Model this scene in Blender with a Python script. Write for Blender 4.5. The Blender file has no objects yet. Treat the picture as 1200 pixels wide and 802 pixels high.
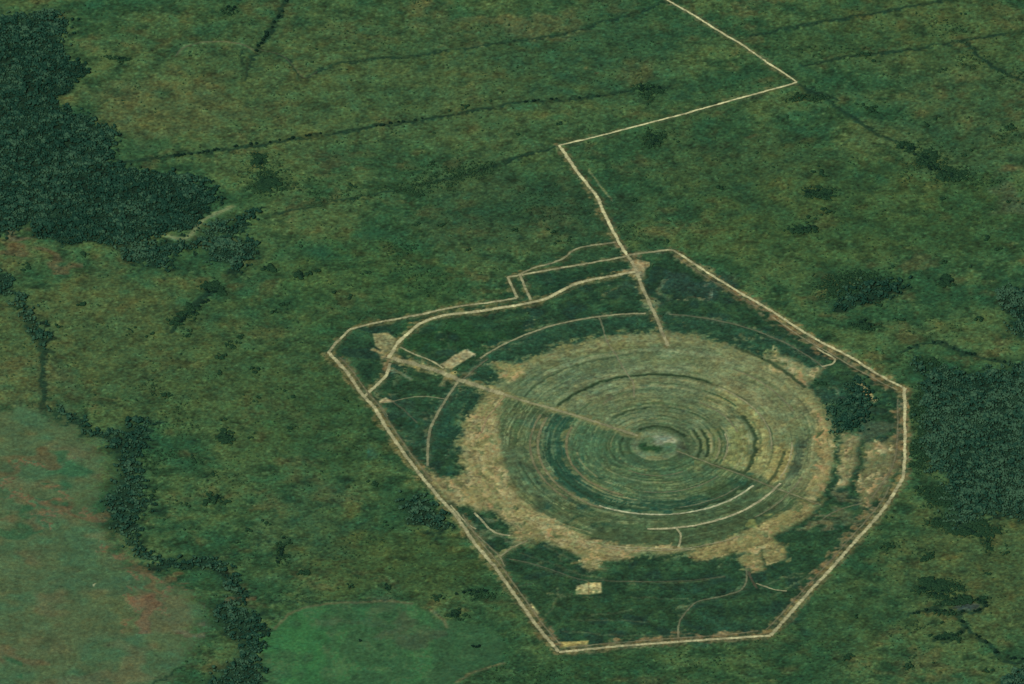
import bpy, math, random
import numpy as np
from mathutils import Vector

R = math.radians
sc = bpy.context.scene
col = sc.collection

# ------------------------------------------------------------------ camera, sky, sun, exposure
S = 4.10                       # metres per map unit
EL = R(36.5)                   # viewing angle above the horizon
K = math.sin(EL)
cam_d = bpy.data.cameras.new('camera')
cam = bpy.data.objects.new('camera', cam_d)
col.objects.link(cam)
cam_d.type = 'ORTHO'
cam_d.ortho_scale = 1200 * S
D = 9000.0
cam.location = (0.0, -D * math.cos(EL), D * math.sin(EL))
cam.rotation_euler = (math.pi / 2 - EL, 0, 0)
cam_d.clip_start = 10.0
cam_d.clip_end = 60000.0
sc.camera = cam

SUN_EL, SUN_AZ = R(46), R(203)            # azimuth clockwise from north (+Y)
w = bpy.data.worlds.new('World')
sc.world = w
w.use_nodes = True
nt = w.node_tree
bgn = nt.nodes['Background']
sky = nt.nodes.new('ShaderNodeTexSky')
sky.sky_type = 'NISHITA'
sky.sun_disc = False
sky.sun_elevation = SUN_EL
sky.sun_rotation = SUN_AZ
nt.links.new(sky.outputs[0], bgn.inputs[0])
bgn.inputs[1].default_value = 0.055
sun_d = bpy.data.lights.new('sun', 'SUN')
sun_d.energy = 3.6
sun_d.angle = R(0.5)
sun_d.color = (1.0, 0.97, 0.91)
sun = bpy.data.objects.new('sun', sun_d)
sd = Vector((math.sin(SUN_AZ) * math.cos(SUN_EL), math.cos(SUN_AZ) * math.cos(SUN_EL), math.sin(SUN_EL)))
sun.rotation_euler = (-sd).to_track_quat('-Z', 'Y').to_euler()
sun.location = sd * 6000
col.objects.link(sun)
sc.view_settings.view_transform = 'Standard'
sc.view_settings.look = 'None'
sc.view_settings.exposure = 0.0
sc.view_settings.gamma = 1.0
sc.cycles.max_bounces = 4
sc.cycles.use_adaptive_sampling = True

# ------------------------------------------------------------------ helpers
rng = np.random.default_rng(11)
random.seed(5)
GAIN = 1.0


def lin(c):
    c = np.clip(np.asarray(c, dtype=np.float64) / 255.0, 0, 1)
    return np.where(c <= 0.04045, c / 12.92, ((c + 0.055) / 1.055) ** 2.4) * GAIN


def P(s):
    return np.array([[float(q) for q in p.split(',')] for p in s.split()])


def smooth(pts, n=6, closed=False):
    """Catmull-Rom through the points."""
    m = len(pts)
    if m < 3:
        return pts
    out = []
    for i in range(m if closed else m - 1):
        p1, p2 = pts[i], pts[(i + 1) % m]
        p0 = pts[(i - 1) % m] if closed or i > 0 else 2 * p1 - p2
        p3 = pts[(i + 2) % m] if closed or i + 2 < m else 2 * p2 - p1
        for k in range(n):
            t = k / n
            out.append(0.5 * ((2 * p1) + (p2 - p0) * t + (2 * p0 - 5 * p1 + 4 * p2 - p3) * t * t + (3 * p1 - p0 - 3 * p2 + p3) * t ** 3))
    if not closed:
        out.append(pts[-1])
    return np.array(out)


def sstep(a, b, x):
    t = np.clip((x - a) / (b - a), 0, 1)
    return t * t * (3 - 2 * t)


# ------------------------------------------------------------------ the land: a survey grid, one node per map unit
U0, U1, V0, V1 = -140, 1340, -110, 912
NU, NV = U1 - U0 + 1, V1 - V0 + 1
uu = np.arange(U0, U1 + 1, dtype=np.float32)
vv = np.arange(V0, V1 + 1, dtype=np.float32)
U, V = np.meshgrid(uu, vv)


def noise(lam, seed, stretch=1.0):
    """Band-limited noise of unit deviation; isotropic on the ground unless stretched."""
    g = np.random.default_rng(seed).standard_normal((NV, NU)).astype(np.float32)
    fu = np.fft.rfftfreq(NU)[None, :] * lam * stretch
    fv = np.fft.fftfreq(NV)[:, None] * lam * K
    f2 = fu * fu + fv * fv
    flt = np.exp(-f2 * 1.2) * (1 - np.exp(-f2 * 6.0))
    r = np.fft.irfft2(np.fft.rfft2(g) * flt, s=(NV, NU)).astype(np.float32)
    return (r - r.mean()) / r.std()


n1 = noise(3.4, 1, 1.3); n1b = noise(3.4, 21, 1.3); n2 = noise(8, 2, 1.3); n2b = noise(8, 22, 1.2)
n3 = noise(24, 3, 1.2); n3b = noise(24, 23, 1.2); n4 = noise(70, 4, 1.2); n4b = noise(70, 24); n5 = noise(200, 5); n5b = noise(200, 25)
wu = 1.3 * n2 + 0.8 * n1 + 1.6 * n3b
wv = (1.3 * n2b + 0.8 * n1b + 1.6 * n3) * K


def box(pts, pad):
    a = max(int(pts[:, 0].min() - pad) - U0, 0); b = min(int(pts[:, 0].max() + pad) + 2 - U0, NU)
    c = max(int(pts[:, 1].min() - pad) - V0, 0); d = min(int(pts[:, 1].max() + pad) + 2 - V0, NV)
    return slice(c, max(d, c)), slice(a, max(b, a))


def segdist(x, y, pts, closed):
    """Distance in map units on the ground to a polyline, and inside-ness for a polygon."""
    d = np.full(x.shape, 1e9, np.float32)
    ins = np.zeros(x.shape, bool)
    n = len(pts)
    for i in range(n if closed else n - 1):
        ax, ay = pts[i]; bx, by = pts[(i + 1) % n]
        ay, by = ay / K, by / K
        dx, dy = bx - ax, by - ay
        L = dx * dx + dy * dy + 1e-9
        t = np.clip(((x - ax) * dx + (y - ay) * dy) / L, 0, 1)
        d = np.minimum(d, (x - ax - t * dx) ** 2 + (y - ay - t * dy) ** 2)
        if closed and abs(dy) > 1e-9:
            ins ^= ((ay > y) != (by > y)) & (x < dx * (y - ay) / dy + ax)
    return np.sqrt(d), ins


def mpoly(pts, feather=2.0, warp=1.0):
    """Soft mask of a polygon -> (slices, mask)."""
    sl = box(pts, 14 + feather)
    x = U[sl] + warp * wu[sl]; y = (V[sl] + warp * wv[sl]) / K
    d, ins = segdist(x, y, pts, True)
    sdv = np.where(ins, d, -d)
    return sl, sstep(-feather, feather, sdv)


def mline(pts, width, feather=1.5, warp=0.3):
    sl = box(pts, width + feather + 6)
    x = U[sl] + warp * wu[sl]; y = (V[sl] + warp * wv[sl]) / K
    d, _ = segdist(x, y, pts, False)
    return sl, 1 - sstep(width / 2 - feather / 2, width / 2 + feather, d)


C = np.zeros((NV, NU, 3), np.float32)


def blend(sl, m, c, s=1.0, tex=None):
    c = np.array(c, np.float32)
    cc = c if tex is None else c * (1 + tex[sl][..., None])
    a = (m * s)[..., None]
    C[sl] = C[sl] * (1 - a) + cc * a


def zone(cu, cv, ru, rv, c, s):
    sl = box(np.array([[cu - ru * 1.6, cv - rv * 1.6], [cu + ru * 1.6, cv + rv * 1.6]]), 2)
    q = np.sqrt(((U[sl] - cu + 12 * n3[sl] + 18 * n4[sl]) / ru) ** 2 + ((V[sl] - cv + 7 * n3b[sl] + 11 * n4b[sl]) / rv) ** 2)
    blend(sl, 1 - sstep(0.55, 1.35, q), c, s)


ALL = (slice(0, NV), slice(0, NU))
# open meadow: damp green, dry olive and bare brownish patches
t = 0.5 * n5 + 0.6 * n4 + 0.45 * n3 + 0.2 * n2
C[:] = np.array((44, 78, 49), np.float32)
blend(ALL, sstep(-1.3, 1.5, t), (71, 94, 56))
blend(ALL, sstep(0.6, 2.2, 0.8 * n4b + 0.7 * n3b + 0.3 * n2b - 0.2 * n5b), (88, 86, 57), 0.42)
blend(ALL, sstep(0.7, 2.0, 0.5 * n5b + 0.6 * n3 - 0.6 * n4 + 0.4 * n2b), (38, 80, 54), 0.6)
blend(ALL, sstep(1.5, 2.6, n2 + .5 * n1 + .3 * n3b), (92, 112, 76), .24)
blend(ALL, sstep(1.4, 2.4, n2b + .5 * n1b - .3 * n3), (32, 60, 38), .55)
blend(ALL, sstep(.9, 2.0, n3 + .6 * n2 - .4 * n4), (36, 70, 45), .4)
for z in ((420, 95, 330, 95, (73, 92, 56), .55), (180, 125, 95, 40, (88, 94, 58), .5), (700, 62, 130, 50, (44, 78, 52), .6),
          (1080, 35, 170, 40, (68, 86, 50), .5), (1000, 255, 210, 60, (58, 80, 44), .5), (870, 190, 120, 60, (48, 74, 46), .5),
          (100, 400, 160, 85, (76, 90, 54), .6), (300, 440, 130, 90, (64, 85, 50), .45), (620, 245, 130, 60, (44, 70, 47), .55),
          (430, 330, 120, 40, (50, 80, 44), .4), (400, 500, 90, 70, (44, 74, 44), .45), (1150, 655, 110, 90, (76, 88, 52), .6),
          (450, 655, 140, 40, (66, 82, 44), .55), (760, 790, 220, 26, (42, 74, 45), .6), (985, 730, 90, 50, (56, 80, 48), .5),
          (1130, 130, 100, 70, (70, 86, 54), .4), (40, 300, 34, 12, (92, 82, 56), .75), (35, 272, 16, 14, (88, 78, 60), .7),
          (1185, 225, 40, 25, (92, 92, 66), .45), (705, 87, 12, 5, (100, 92, 60), .6), (875, 148, 26, 9, (92, 84, 52), .5),
          (20, 455, 60, 30, (84, 94, 60), .5), (1150, 390, 70, 14, (82, 96, 58), .45), (440, 400, 60, 40, (46, 72, 44), .4),
          (360, 620, 60, 60, (60, 84, 56), .4), (640, 30, 60, 14, (98, 98, 62), .45), (555, 25, 60, 18, (92, 92, 58), .4)):
    zone(*z)

# river meadow at the lower left: smooth, greyish, with rusty and blue-green stains
RM = P('-150,470 0,478 50,482 75,492 98,508 114,528 124,550 118,575 106,592 116,612 134,636 148,655 165,668 200,680 228,698 236,730 222,765 205,790 170,830 150,930 -150,930')
sl, m = mpoly(RM, 16, 3)
blend(sl, m, (82, 100, 68), .85)
blend(sl, m * sstep(-.2, 1.3, n4b[sl] + .4 * n3[sl]), (64, 98, 68), .7)
for ln in ('-5,548 30,543 60,549 84,540', '62,572 78,584 92,598 108,606', '92,598 70,604 44,600', '118,640 140,655 165,672 200,684 222,690', '165,672 150,690 158,712 150,740', '200,684 186,704 196,726', '0,585 25,580 44,600 60,622', '20,545 14,565 0,572'):
    s2, m2 = mline(smooth(P(ln)), 3, 5, 2.0); blend(s2, m2 * sstep(-1.4, .5, n3[s2] + .5 * n2[s2]), (116, 88, 66), .85)
blend(sl, m * sstep(.3, 1.6, n4[sl] + .5 * n3b[sl]), (96, 94, 68), .5)
for z in ((85, 552, 36, 13, (42, 92, 62), .65), (60, 592, 10, 14, (36, 92, 62), .7), (12, 612, 22, 14, (44, 90, 60), .6), (85, 592, 30, 10, (104, 84, 60), .6), (70, 585, 12, 6, (112, 86, 62), .5),
          (20, 545, 40, 14, (94, 86, 58), .7), (35, 600, 22, 12, (102, 86, 60), .5), (150, 672, 34, 9, (104, 88, 62), .65), (200, 682, 26, 6, (102, 84, 58), .6),
          (192, 712, 26, 18, (106, 88, 66), .8), (190, 700, 14, 7, (102, 84, 62), .5), (215, 722, 14, 14, (98, 92, 72), .6), (65, 745, 90, 26, (78, 92, 62), .5),
          (4, 785, 12, 20, (40, 86, 58), .6), (125, 712, 40, 10, (84, 96, 62), .5), (8, 765, 30, 10, (100, 86, 62), .5), (110, 690, 60, 10, (66, 90, 62), .5),
          (120, 690, 6, 2, (158, 158, 120), .9), (275, 712, 14, 12, (102, 84, 58), .7)):
    zone(*z)

# smooth crop field at the bottom
FIELD = smooth(P('308,800 308,772 316,742 340,718 372,709 400,706 452,704 480,707 500,716 512,728 540,729 574,735 590,752 586,770 560,784 535,800 520,830 500,930 330,930'), 4, True)
sl, mf = mpoly(FIELD, 4.5, 1.0)
blend(sl, mf, (54, 92, 58), .95)
bands = np.sin((U[sl] + .25 * V[sl]) / 4.2 + 1.2 * n4[sl]) * .5 + np.sin((U[sl] + .2 * V[sl]) / 11.0 + n4b[sl])
blend(sl, mf * sstep(-.6, 1.6, bands + .5 * n3[sl]), (58, 110, 64), .65)
rows_ = np.sin((U[sl] + .22 * V[sl] + .3 * wu[sl]) * 2 * math.pi / 6.5)
blend(sl, mf * sstep(.3, 1, rows_ + .4 * n1[sl]), (62, 96, 64), .35)
blend(sl, mf * sstep(.7, 1.6, n3[sl] + .6 * n2[sl] + .4 * n1b[sl]), (72, 88, 58), .4)
blend(sl, mf * sstep(1.2, 2.2, n3b[sl] + .7 * n2b[sl]), (36, 74, 52), .5)
blend(sl, mf * sstep(500, 520, U[sl] + 4 * n3[sl]), (50, 82, 54), .6)
zone(350, 775, 36, 60, (50, 106, 60), .6); zone(480, 735, 26, 20, (72, 80, 60), .5); zone(420, 722, 30, 12, (66, 82, 60), .4)
for ln in ('322,738 344,718 372,710 402,707 450,704 482,708', '535,800 558,786 590,777', '505,716 520,728 524,735'):
    sl, m = mline(smooth(P(ln)), 3, 3); blend(sl, m, (100, 98, 70), .7)

# leaf litter and moss under the woods
WOODS = {
    'conifer_forest': (P('-140,15 0,28 12,21 50,15 78,18 80,40 66,47 78,58 84,68 100,74 104,86 92,96 78,106 70,118 70,124 92,132 118,144 136,153 137,166 131,188 152,197 190,204 228,206 252,220 262,233 245,244 234,254 226,268 214,276 196,274 175,281 150,288 134,288 112,284 88,287 60,286 44,282 38,258 26,264 12,276 -5,284 -140,290'),
                       'large dark forest of close grown trees with a ragged edge beside olive meadow', 'forest'),
    'creekside_wood': (P('134,291 160,288 185,284 200,285 222,285 236,276 250,265 262,259 270,262 252,277 238,287 225,296 205,300 190,306 205,312 195,320 170,312 145,302'),
                       'narrow dark wood below the pale creek bed, tapering to a point', 'wood'),
    'meadow_wood': (P('268,262 285,254 300,247 304,256 286,267 273,277 263,287 281,282 302,286 299,305 281,318 262,312 245,310 240,300 252,284'),
                    'forked dark wood with a grassy gap beside the pale creek bed', 'wood'),
    'dense_forest': (P('1072,420 1084,426 1092,436 1100,430 1130,437 1165,437 1200,426 1335,420 1335,618 1200,609 1170,602 1140,613 1122,618 1108,612 1112,594 1104,577 1108,562 1090,556 1092,540 1078,528 1084,505 1074,492 1086,470 1078,456 1088,446 1070,432'),
                     'broad dark forest east of the fenced ring site with a straight edge', 'forest'),
    'woodland_edge': (P('1167,346 1185,336 1200,337 1335,330 1335,408 1200,399 1180,386 1194,375 1174,365'),
                      'small dark wood north of the broad eastern forest', 'wood'),
    'copse': (P('966,356 985,349 1000,339 1020,331 1031,322 1041,332 1060,329 1066,340 1050,351 1030,351 1015,356 1000,361 985,367 972,364'),
              'irregular dark copse in the meadow outside the long gravel perimeter road', 'copse'),
    'grove': (P('975,472 989,450 1004,446 1014,452 1021,468 1028,480 1012,494 1001,507 980,509 972,496'),
              'rounded dark grove between the ring clearing and a bare strip', 'grove'),
    'thicket': (P('468,586 490,579 505,590 521,604 531,621 505,621 480,614'),
                'dark thicket touching the outside of the perimeter road opposite the bare earth', 'thicket'),
    'stream_wood': (P('-60,318 4,318 12,332 20,346 34,358 47,376 58,396 54,412 44,405 36,388 27,368 14,354 4,342 -60,340'),
                    'thin dark wood following the stream out of the frame edge', 'wood'),
    'riverside_wood': (P('58,477 80,484 95,489 106,503 124,507 146,507 158,493 176,490 174,510 166,530 166,560 172,590 164,605 160,625 168,642 186,654 214,657 240,652 264,660 278,674 288,690 284,708 272,704 270,690 258,674 240,666 212,668 184,666 162,656 148,636 128,606 124,588 136,566 142,544 132,524 110,516 94,502 76,492'),
                       'winding dark wood along the river between patchy scrub and smooth meadow', 'wood'),
    'field_wood': (P('258,700 284,715 300,722 311,730 312,748 304,772 309,800 300,830 230,830 240,800 262,786 276,768 282,752 256,730'),
                   'dark wood pressed against the west edge of the smooth crop field', 'wood'),
    'corner_wood': (P('1178,802 1190,788 1210,780 1335,770 1335,860 1178,860'),
                    'dark wood corner where the small brook leaves the meadow', 'wood'),
}
for k, (pts, _, _) in WOODS.items():
    sl, m = mpoly(pts, 6, 2.6)
    blend(sl, m, (26, 50, 35), .85)
WD = {}
for ln, wd in (('52,412 50,440 52,480', 6), ('250,335 225,365 200,390', 5), ('130,192 200,183 300,172 370,160 450,147 520,137 600,123 680,116 745,105', 5), ('290,76 305,55 320,30 338,-5', 6),
               ('376,82 410,73 480,65 560,55 602,47', 3), ('602,47 640,43 700,28 745,15 780,2', 3), ('660,170 620,181 560,200', 3), ('880,42 940,30 1000,20 1060,10 1180,-14', 4), ('940,78 1000,66 1060,60 1110,52 1210,34', 3.6),
               ('936,97 980,125 1012,147 1050,168', 4), ('303,58 330,65 346,80 357,92 376,80', 1.6), ('320,252 400,236 470,222 502,215 552,203 625,180', 3), ('1055,415 1075,405 1102,402 1122,411 1160,421 1202,432', 5),
               ('1122,722 1135,738 1150,750 1170,768 1190,778 1206,772', 6), ('1092,714 1110,704 1132,702 1156,710 1140,719 1115,717 1090,716 1066,721', 5), ('1094,752 1110,751 1132,738', 6),
               ('250,335 210,372', 6), ('1130,48 1160,76 1205,98', 4), ('250,655 320,632', 1.5), ('180,802 215,782', 1.8), ('290,730 310,716', 4), ('945,105 985,118', 5), ('290,94 283,60', 2), ('310,706 400,705', 1.5)):
    sl, m = mline(smooth(P(ln)), wd, 2.5, .8)
    blend(sl, m * sstep(-2.6, -.6, n3[sl] + .7 * n2[sl]), (26, 52, 37), .85)
sl, m = mpoly(P('1116,712 1130,707 1149,709 1146,715 1125,716'), 2, .5); blend(sl, m, (56, 72, 68), .9)

# pale creek bed
CREEK = smooth(P('197,277 212,280 224,275 232,264 242,256 257,249 272,243'))
sl, m = mline(CREEK, 5, 4, .6); blend(sl, m, (110, 128, 86), .85)
for ln in ('236,50 262,49 285,53 300,60', '208,64 214,56 222,53'):
    sl, m = mline(smooth(P(ln)), 2.5, 3); blend(sl, m, (104, 118, 76), .6)
sl, m = mline(smooth(P('293,70 286,85 287,102 298,112 314,108')), 2, 2, .6); blend(sl, m, (52, 70, 44), .7)
sl, m = mline(P('690,199 717,234'), 1.6, 1.5); blend(sl, m, (120, 124, 88), .7)

# ------------------------------------------------------------------ inside the perimeter
PERIM = P('735,299 786,292 795,297 830,320 870,345 900,362 930,382 960,400 1000,421 1030,440 1059,455 1060,500 1060,540 1058,562 1040,590 1020,615 1000,637 980,660 950,692 925,720 903,746 850,748 800,752 720,757 655,764 630,735 600,693 580,665 555,635 535,605 505,572 480,540 455,505 440,480 425,463 405,435 384,414 410,386 440,378 475,372 500,367 540,358 575,354 606,349 597,325 608,320 700,306')
sl, m = mpoly(PERIM, 3, .3)
blend(sl, m, (36, 66, 44), .88)
blend(sl, m * sstep(.2, 1.6, n3[sl] + .5 * n4[sl] + .3 * n2[sl]), (48, 76, 48), .7)
blend(sl, m * sstep(.5, 1.7, n3b[sl] + .5 * n4b[sl]), (30, 60, 50), .7)
for z in ((690, 715, 110, 28, (44, 72, 44), .5), (860, 725, 60, 20, (34, 66, 50), .6), (800, 340, 46, 22, (42, 66, 56), .7), (770, 345, 12, 10, (112, 122, 88), .6), (816, 338, 10, 8, (110, 122, 98), .6),
          (640, 340, 60, 10, (32, 66, 46), .6), (540, 395, 60, 14, (36, 72, 42), .7), (970, 650, 50, 30, (40, 72, 46), .6), (570, 415, 20, 10, (28, 66, 46), .6), (530, 500, 22, 36, (28, 62, 50), .7),
          (475, 505, 26, 24, (48, 78, 58), .6), (960, 455, 40, 20, (58, 70, 60), .6), (1035, 500, 16, 26, (74, 84, 66), .6)):
    zone(*z)
for ln in ('660,668 700,678 740,682 800,682 850,676', '600,655 640,668 700,690', '610,648 650,662 690,676', '660,740 720,745 800,745', '655,690 650,710 640,722', '600,687 625,686', '640,640 690,668', '740,700 800,702', '690,722 740,716', '670,727 760,729', '905,700 940,680 985,645', '890,690 930,672'):
    sl, m = mline(smooth(P(ln)), 1.6, 2, .4); blend(sl, m, (92, 102, 72), .5)

# ring clearing
def rings(a):
    """centre of the ring of half-width a (rings are near-concentric)"""
    return (770.5 - max(0.0, a - 137) * 0.115, 522.0 - max(0.0, a - 150) * .01)


def rho_field():
    r0 = np.sqrt((U - 770.5 + .25 * wu) ** 2 + ((V - 522 + .25 * wv) / .597) ** 2)
    sft = np.maximum(0, r0 - 137) * .115
    for _ in range(3):
        r0 = np.sqrt((U - 770.5 + sft + .25 * wu) ** 2 + ((V - 521.7 + .25 * wv) / .597) ** 2)
        sft = np.maximum(0, r0 - 137) * .115
    return r0


RHO = rho_field()
ang = np.arctan2((V - 522) / .597, U - 770.5)
_ri = (np.clip(RHO, 0, 400) * 1.15).astype(int) % NV
_ci = ((ang + math.pi) * 26 + .6 * wu).astype(int) % NU
streak = (n1[_ri, _ci] * .6 + n2[_ri, _ci] * .6)
_ci2 = ((ang + math.pi) * 9 + .25 * wu).astype(int) % NU
longs = n1b[(np.clip(RHO, 0, 400) * .85).astype(int) % NV, _ci2]
lineY = 418 + (U - 462) * (513.0 - 418) / (748 - 462)                  # the straight radial road and its continuation
south = sstep(-4, 4, V - lineY + 2 * n2)
disc = 1 - sstep(213, 219, RHO + 1.6 * n2 + 1.5 * n3)
between = (1 - sstep(255, 260, RHO)) * sstep(213, 219, RHO)
blend(ALL, between * sstep(.0, -20, V - 520), (40, 74, 54), .6)
blend(ALL, disc, (100, 116, 82), .95)
east = sstep(-30, 40, (U - 790) - (V - 480) * 1.1 + 10 * n3)
blend(ALL, disc * (1 - south) * sstep(.0, 1.4, n3 + .6 * n4b), (114, 125, 91), .7)
blend(ALL, disc * (1 - south) * sstep(.1, 1.5, n4 + .5 * n3b), (100, 118, 86), .5)
blend(ALL, disc * (1 - south) * sstep(100, 140, RHO) * sstep(760, 860, U), (118, 122, 84), .65)
blend(ALL, disc * south * (1 - sstep(105, 112, RHO)), (70, 102, 72), .85)
blend(ALL, disc * south * (1 - sstep(105, 112, RHO)) * sstep(-.2, 1.2, n3 + .5 * n2) * sstep(530, 560, V), (86, 104, 68), .7)
blend(ALL, disc * south * sstep(105, 112, RHO) * (1 - sstep(136, 142, RHO)), (36, 74, 56), .9)
blend(ALL, disc * south * sstep(138, 142, RHO) * (1 - sstep(163, 168, RHO)), (70, 90, 60), .85)
blend(ALL, disc * south * sstep(163, 168, RHO), (84, 98, 64), .8)
blend(ALL, disc * south * sstep(163, 168, RHO) * sstep(.2, 1.4, n3 + .6 * n2b), (60, 86, 58), .7)
blend(ALL, disc * sstep(163, 168, RHO) * (1 - sstep(178, 184, RHO)) * sstep(575, 600, V) * sstep(680, 720, U), (64, 84, 56), .7)
for z in ((646, 548, 22, 13, (38, 76, 58), .75), (665, 575, 26, 12, (36, 74, 60), .7), (640, 585, 22, 14, (58, 80, 56), .7), (715, 588, 16, 5, (28, 62, 44), .85), (668, 612, 24, 7, (36, 70, 50), .6), (706, 625, 16, 6, (36, 70, 52), .6),
          (692, 548, 12, 7, (36, 72, 52), .7), (725, 566, 18, 8, (84, 98, 58), .6), (640, 500, 18, 16, (68, 100, 78), .5), (605, 510, 18, 30, (92, 106, 76), .5), (800, 575, 60, 12, (86, 100, 64), .5),
          (880, 600, 40, 12, (62, 84, 58), .6), (770, 475, 60, 12, (96, 106, 72), .5), (740, 460, 50, 12, (100, 106, 74), .5), (700, 470, 14, 8, (112, 106, 80), .5), (770, 420, 90, 14, (106, 114, 76), .6),
          (670, 440, 50, 18, (88, 108, 80), .6), (795, 470, 12, 8, (82, 104, 80), .5), (845, 470, 18, 12, (108, 110, 70), .6), (925, 460, 16, 16, (120, 128, 90), .5), (900, 440, 24, 8, (128, 124, 84), .6), (835, 465, 14, 8, (98, 104, 70), .5),
          (930, 520, 16, 30, (98, 112, 76), .6), (935, 540, 6, 16, (66, 82, 62), .8), (845, 520, 18, 16, (112, 118, 72), .7), (855, 545, 26, 8, (112, 118, 74), .6), (770, 488, 30, 6, (88, 106, 76), .4), (930, 485, 14, 10, (112, 110, 76), .5)):
    zone(*z)
# fine planting rings about the centre
fine = np.sin(RHO * (2 * math.pi / 8.2) + .8 * n4 + .25 * n3)
cmask = sstep(22, 30, RHO) * (1 - sstep(68, 84, RHO))
part = .35 + .65 * sstep(-.9, .7, n3b + .8 * n4b)
blend(ALL, cmask * part * sstep(.0, .8, fine + .3 * n2), (54, 80, 54), .62)
blend(ALL, cmask * part * sstep(.2, .9, -fine + .3 * n2b), (102, 122, 86), .45)
ang = np.arctan2((V - 522) / .597, U - 770.5)
fine2 = np.sin(RHO * (2 * math.pi / 14.5) + 1.0 + 1.6 * n4) * sstep(-.8, .8, n4b + .6 * n3)
blend(ALL, disc * sstep(70, 84, RHO) * sstep(.4, .95, fine2 + .3 * n2), (118, 130, 90), .42)
blend(ALL, disc * sstep(70, 84, RHO) * sstep(.5, .98, -fine2 + .3 * n2b), (62, 90, 60), .42)
def arc(a, d0, d1, n=64):
    cx, cy = rings(a)
    an = np.radians(np.linspace(d0, d1, n))
    return np.stack([cx + a * np.cos(an), cy + .597 * a * np.sin(an)], 1)        # degrees run clockwise on the map from east


ringm = disc * sstep(66, 84, RHO) * (.3 + .5 * south + .35 * sstep(-.2, 1.2, n4 + .5 * n3))
blend(ALL, ringm * sstep(.6, 1.8, longs), (124, 132, 94), .5)
blend(ALL, ringm * sstep(.7, 1.9, -longs), (62, 84, 56), .5)
C *= (1 + disc * (.055 * streak + .04 * longs) * (.55 + .45 * south))[..., None]
deg = np.degrees(ang)


def sector(r0_, r1_, d0, d1, c, s, soft=3):
    wd_ = .6 * wu
    m_ = sstep(r0_ - soft * .5, r0_ + soft * .5, RHO + wd_) * (1 - sstep(r1_ - soft * .5, r1_ + soft * .5, RHO + wd_)) * sstep(d0 - 3, d0 + 3, deg + 2 * n3) * (1 - sstep(d1 - 3, d1 + 3, deg + 2 * n3))
    blend(ALL, m_, c, s, .08 * streak + .05 * n2)


for q in ((117, 131, -48, 26, (146, 143, 92), .75), (146, 163, 2, 27, (162, 150, 98), .85), (166, 177, -6, 25, (64, 82, 62), .75), (84, 106, -22, 27, (130, 134, 84), .7), (168, 204, 42, 112, (64, 84, 56), .75), (139, 160, 32, 86, (66, 86, 58), .6),
          (150, 158, 20, 40, (128, 128, 84), .6), (185, 205, -62, -20, (116, 120, 84), .5), (140, 160, -60, -28, (126, 124, 88), .5), (180, 206, 150, 195, (94, 104, 72), .6), (146, 178, 140, 200, (82, 100, 72), .5), (108, 118, 30, 60, (54, 76, 48), .6),
          (66, 84, 95, 150, (88, 106, 70), .4), (181, 190, 228, 300, (124, 132, 98), .45), (142, 160, 225, 285, (112, 124, 92), .4), (110, 134, 215, 300, (110, 118, 84), .4), (76, 92, 210, 300, (104, 116, 78), .4), (190, 206, 228, 262, (106, 108, 70), .5)):
    sector(*[q[k] for k in (0, 1, 2, 3, 4, 5)]) if q[2] < 180 else sector(q[0], q[1], q[2] - 360, q[3] - 360, q[4], q[5])
ag = random.Random(14)
for k in range(78):
    a_ = ag.choice([ag.uniform(30, 75), ag.uniform(60, 140), ag.uniform(100, 206)])
    c0_ = ag.choice([ag.uniform(-70, 160), ag.uniform(-70, 160), ag.uniform(160, 290)]); sp_ = ag.uniform(14, 55) * (1.4 if a_ < 80 else 1)
    dark = ag.random() < .5
    sl, m = mline(arc(a_, c0_ - sp_, c0_ + sp_), ag.uniform(1.0, 2.4), 1.0, .18)
    blend(sl, m * sstep(-1.6, .2, n3[sl] + .6 * n2[sl]), (56, 80, 52) if dark else ag.choice(((140, 142, 100), (126, 134, 96), (148, 144, 102))), ag.uniform(.5, .9) * (.6 if c0_ > 160 else 1))
# hub
q = np.sqrt(((U - 770) / 24) ** 2 + ((V - 523) / 13.5) ** 2)
blend(ALL, sstep(.8, 1.0, q) * (1 - sstep(1.1, 1.35, q)), (112, 126, 94), .75)
blend(ALL, 1 - sstep(.8, 1.05, q), (84, 108, 76), .9)
blend(ALL, sstep(1.25, 1.5, q) * (1 - sstep(1.6, 1.9, q)), (62, 84, 58), .6)
for z in ((763, 527, 13, 4, (34, 70, 42), .9), (754, 522, 6, 3.5, (34, 70, 44), .85), (773, 519, 10, 4.5, (122, 128, 104), .85), (776, 513.5, 15, 2.8, (140, 146, 118), .85), (785, 518, 9, 3, (164, 162, 128), .85), (765, 534, 16, 2, (110, 128, 92), .6),
          (798, 528, 7, 12, (62, 74, 56), .7), (768, 538, 12, 2, (116, 112, 72), .5)):
    sl = box(np.array([[z[0] - z[2] * 1.6, z[1] - z[3] * 1.6], [z[0] + z[2] * 1.6, z[1] + z[3] * 1.6]]), 2)
    qq = np.sqrt(((U[sl] - z[0] + wu[sl] * .5) / z[2]) ** 2 + ((V[sl] - z[1] + wv[sl] * .5) / z[3]) ** 2)
    blend(sl, 1 - sstep(.6, 1.2, qq), z[4], z[5])


sl, m = mline(P('880,561 905,571 935,582 960,592'), 4, 3, .6); blend(sl, m, (124, 122, 84), .7)
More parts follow.
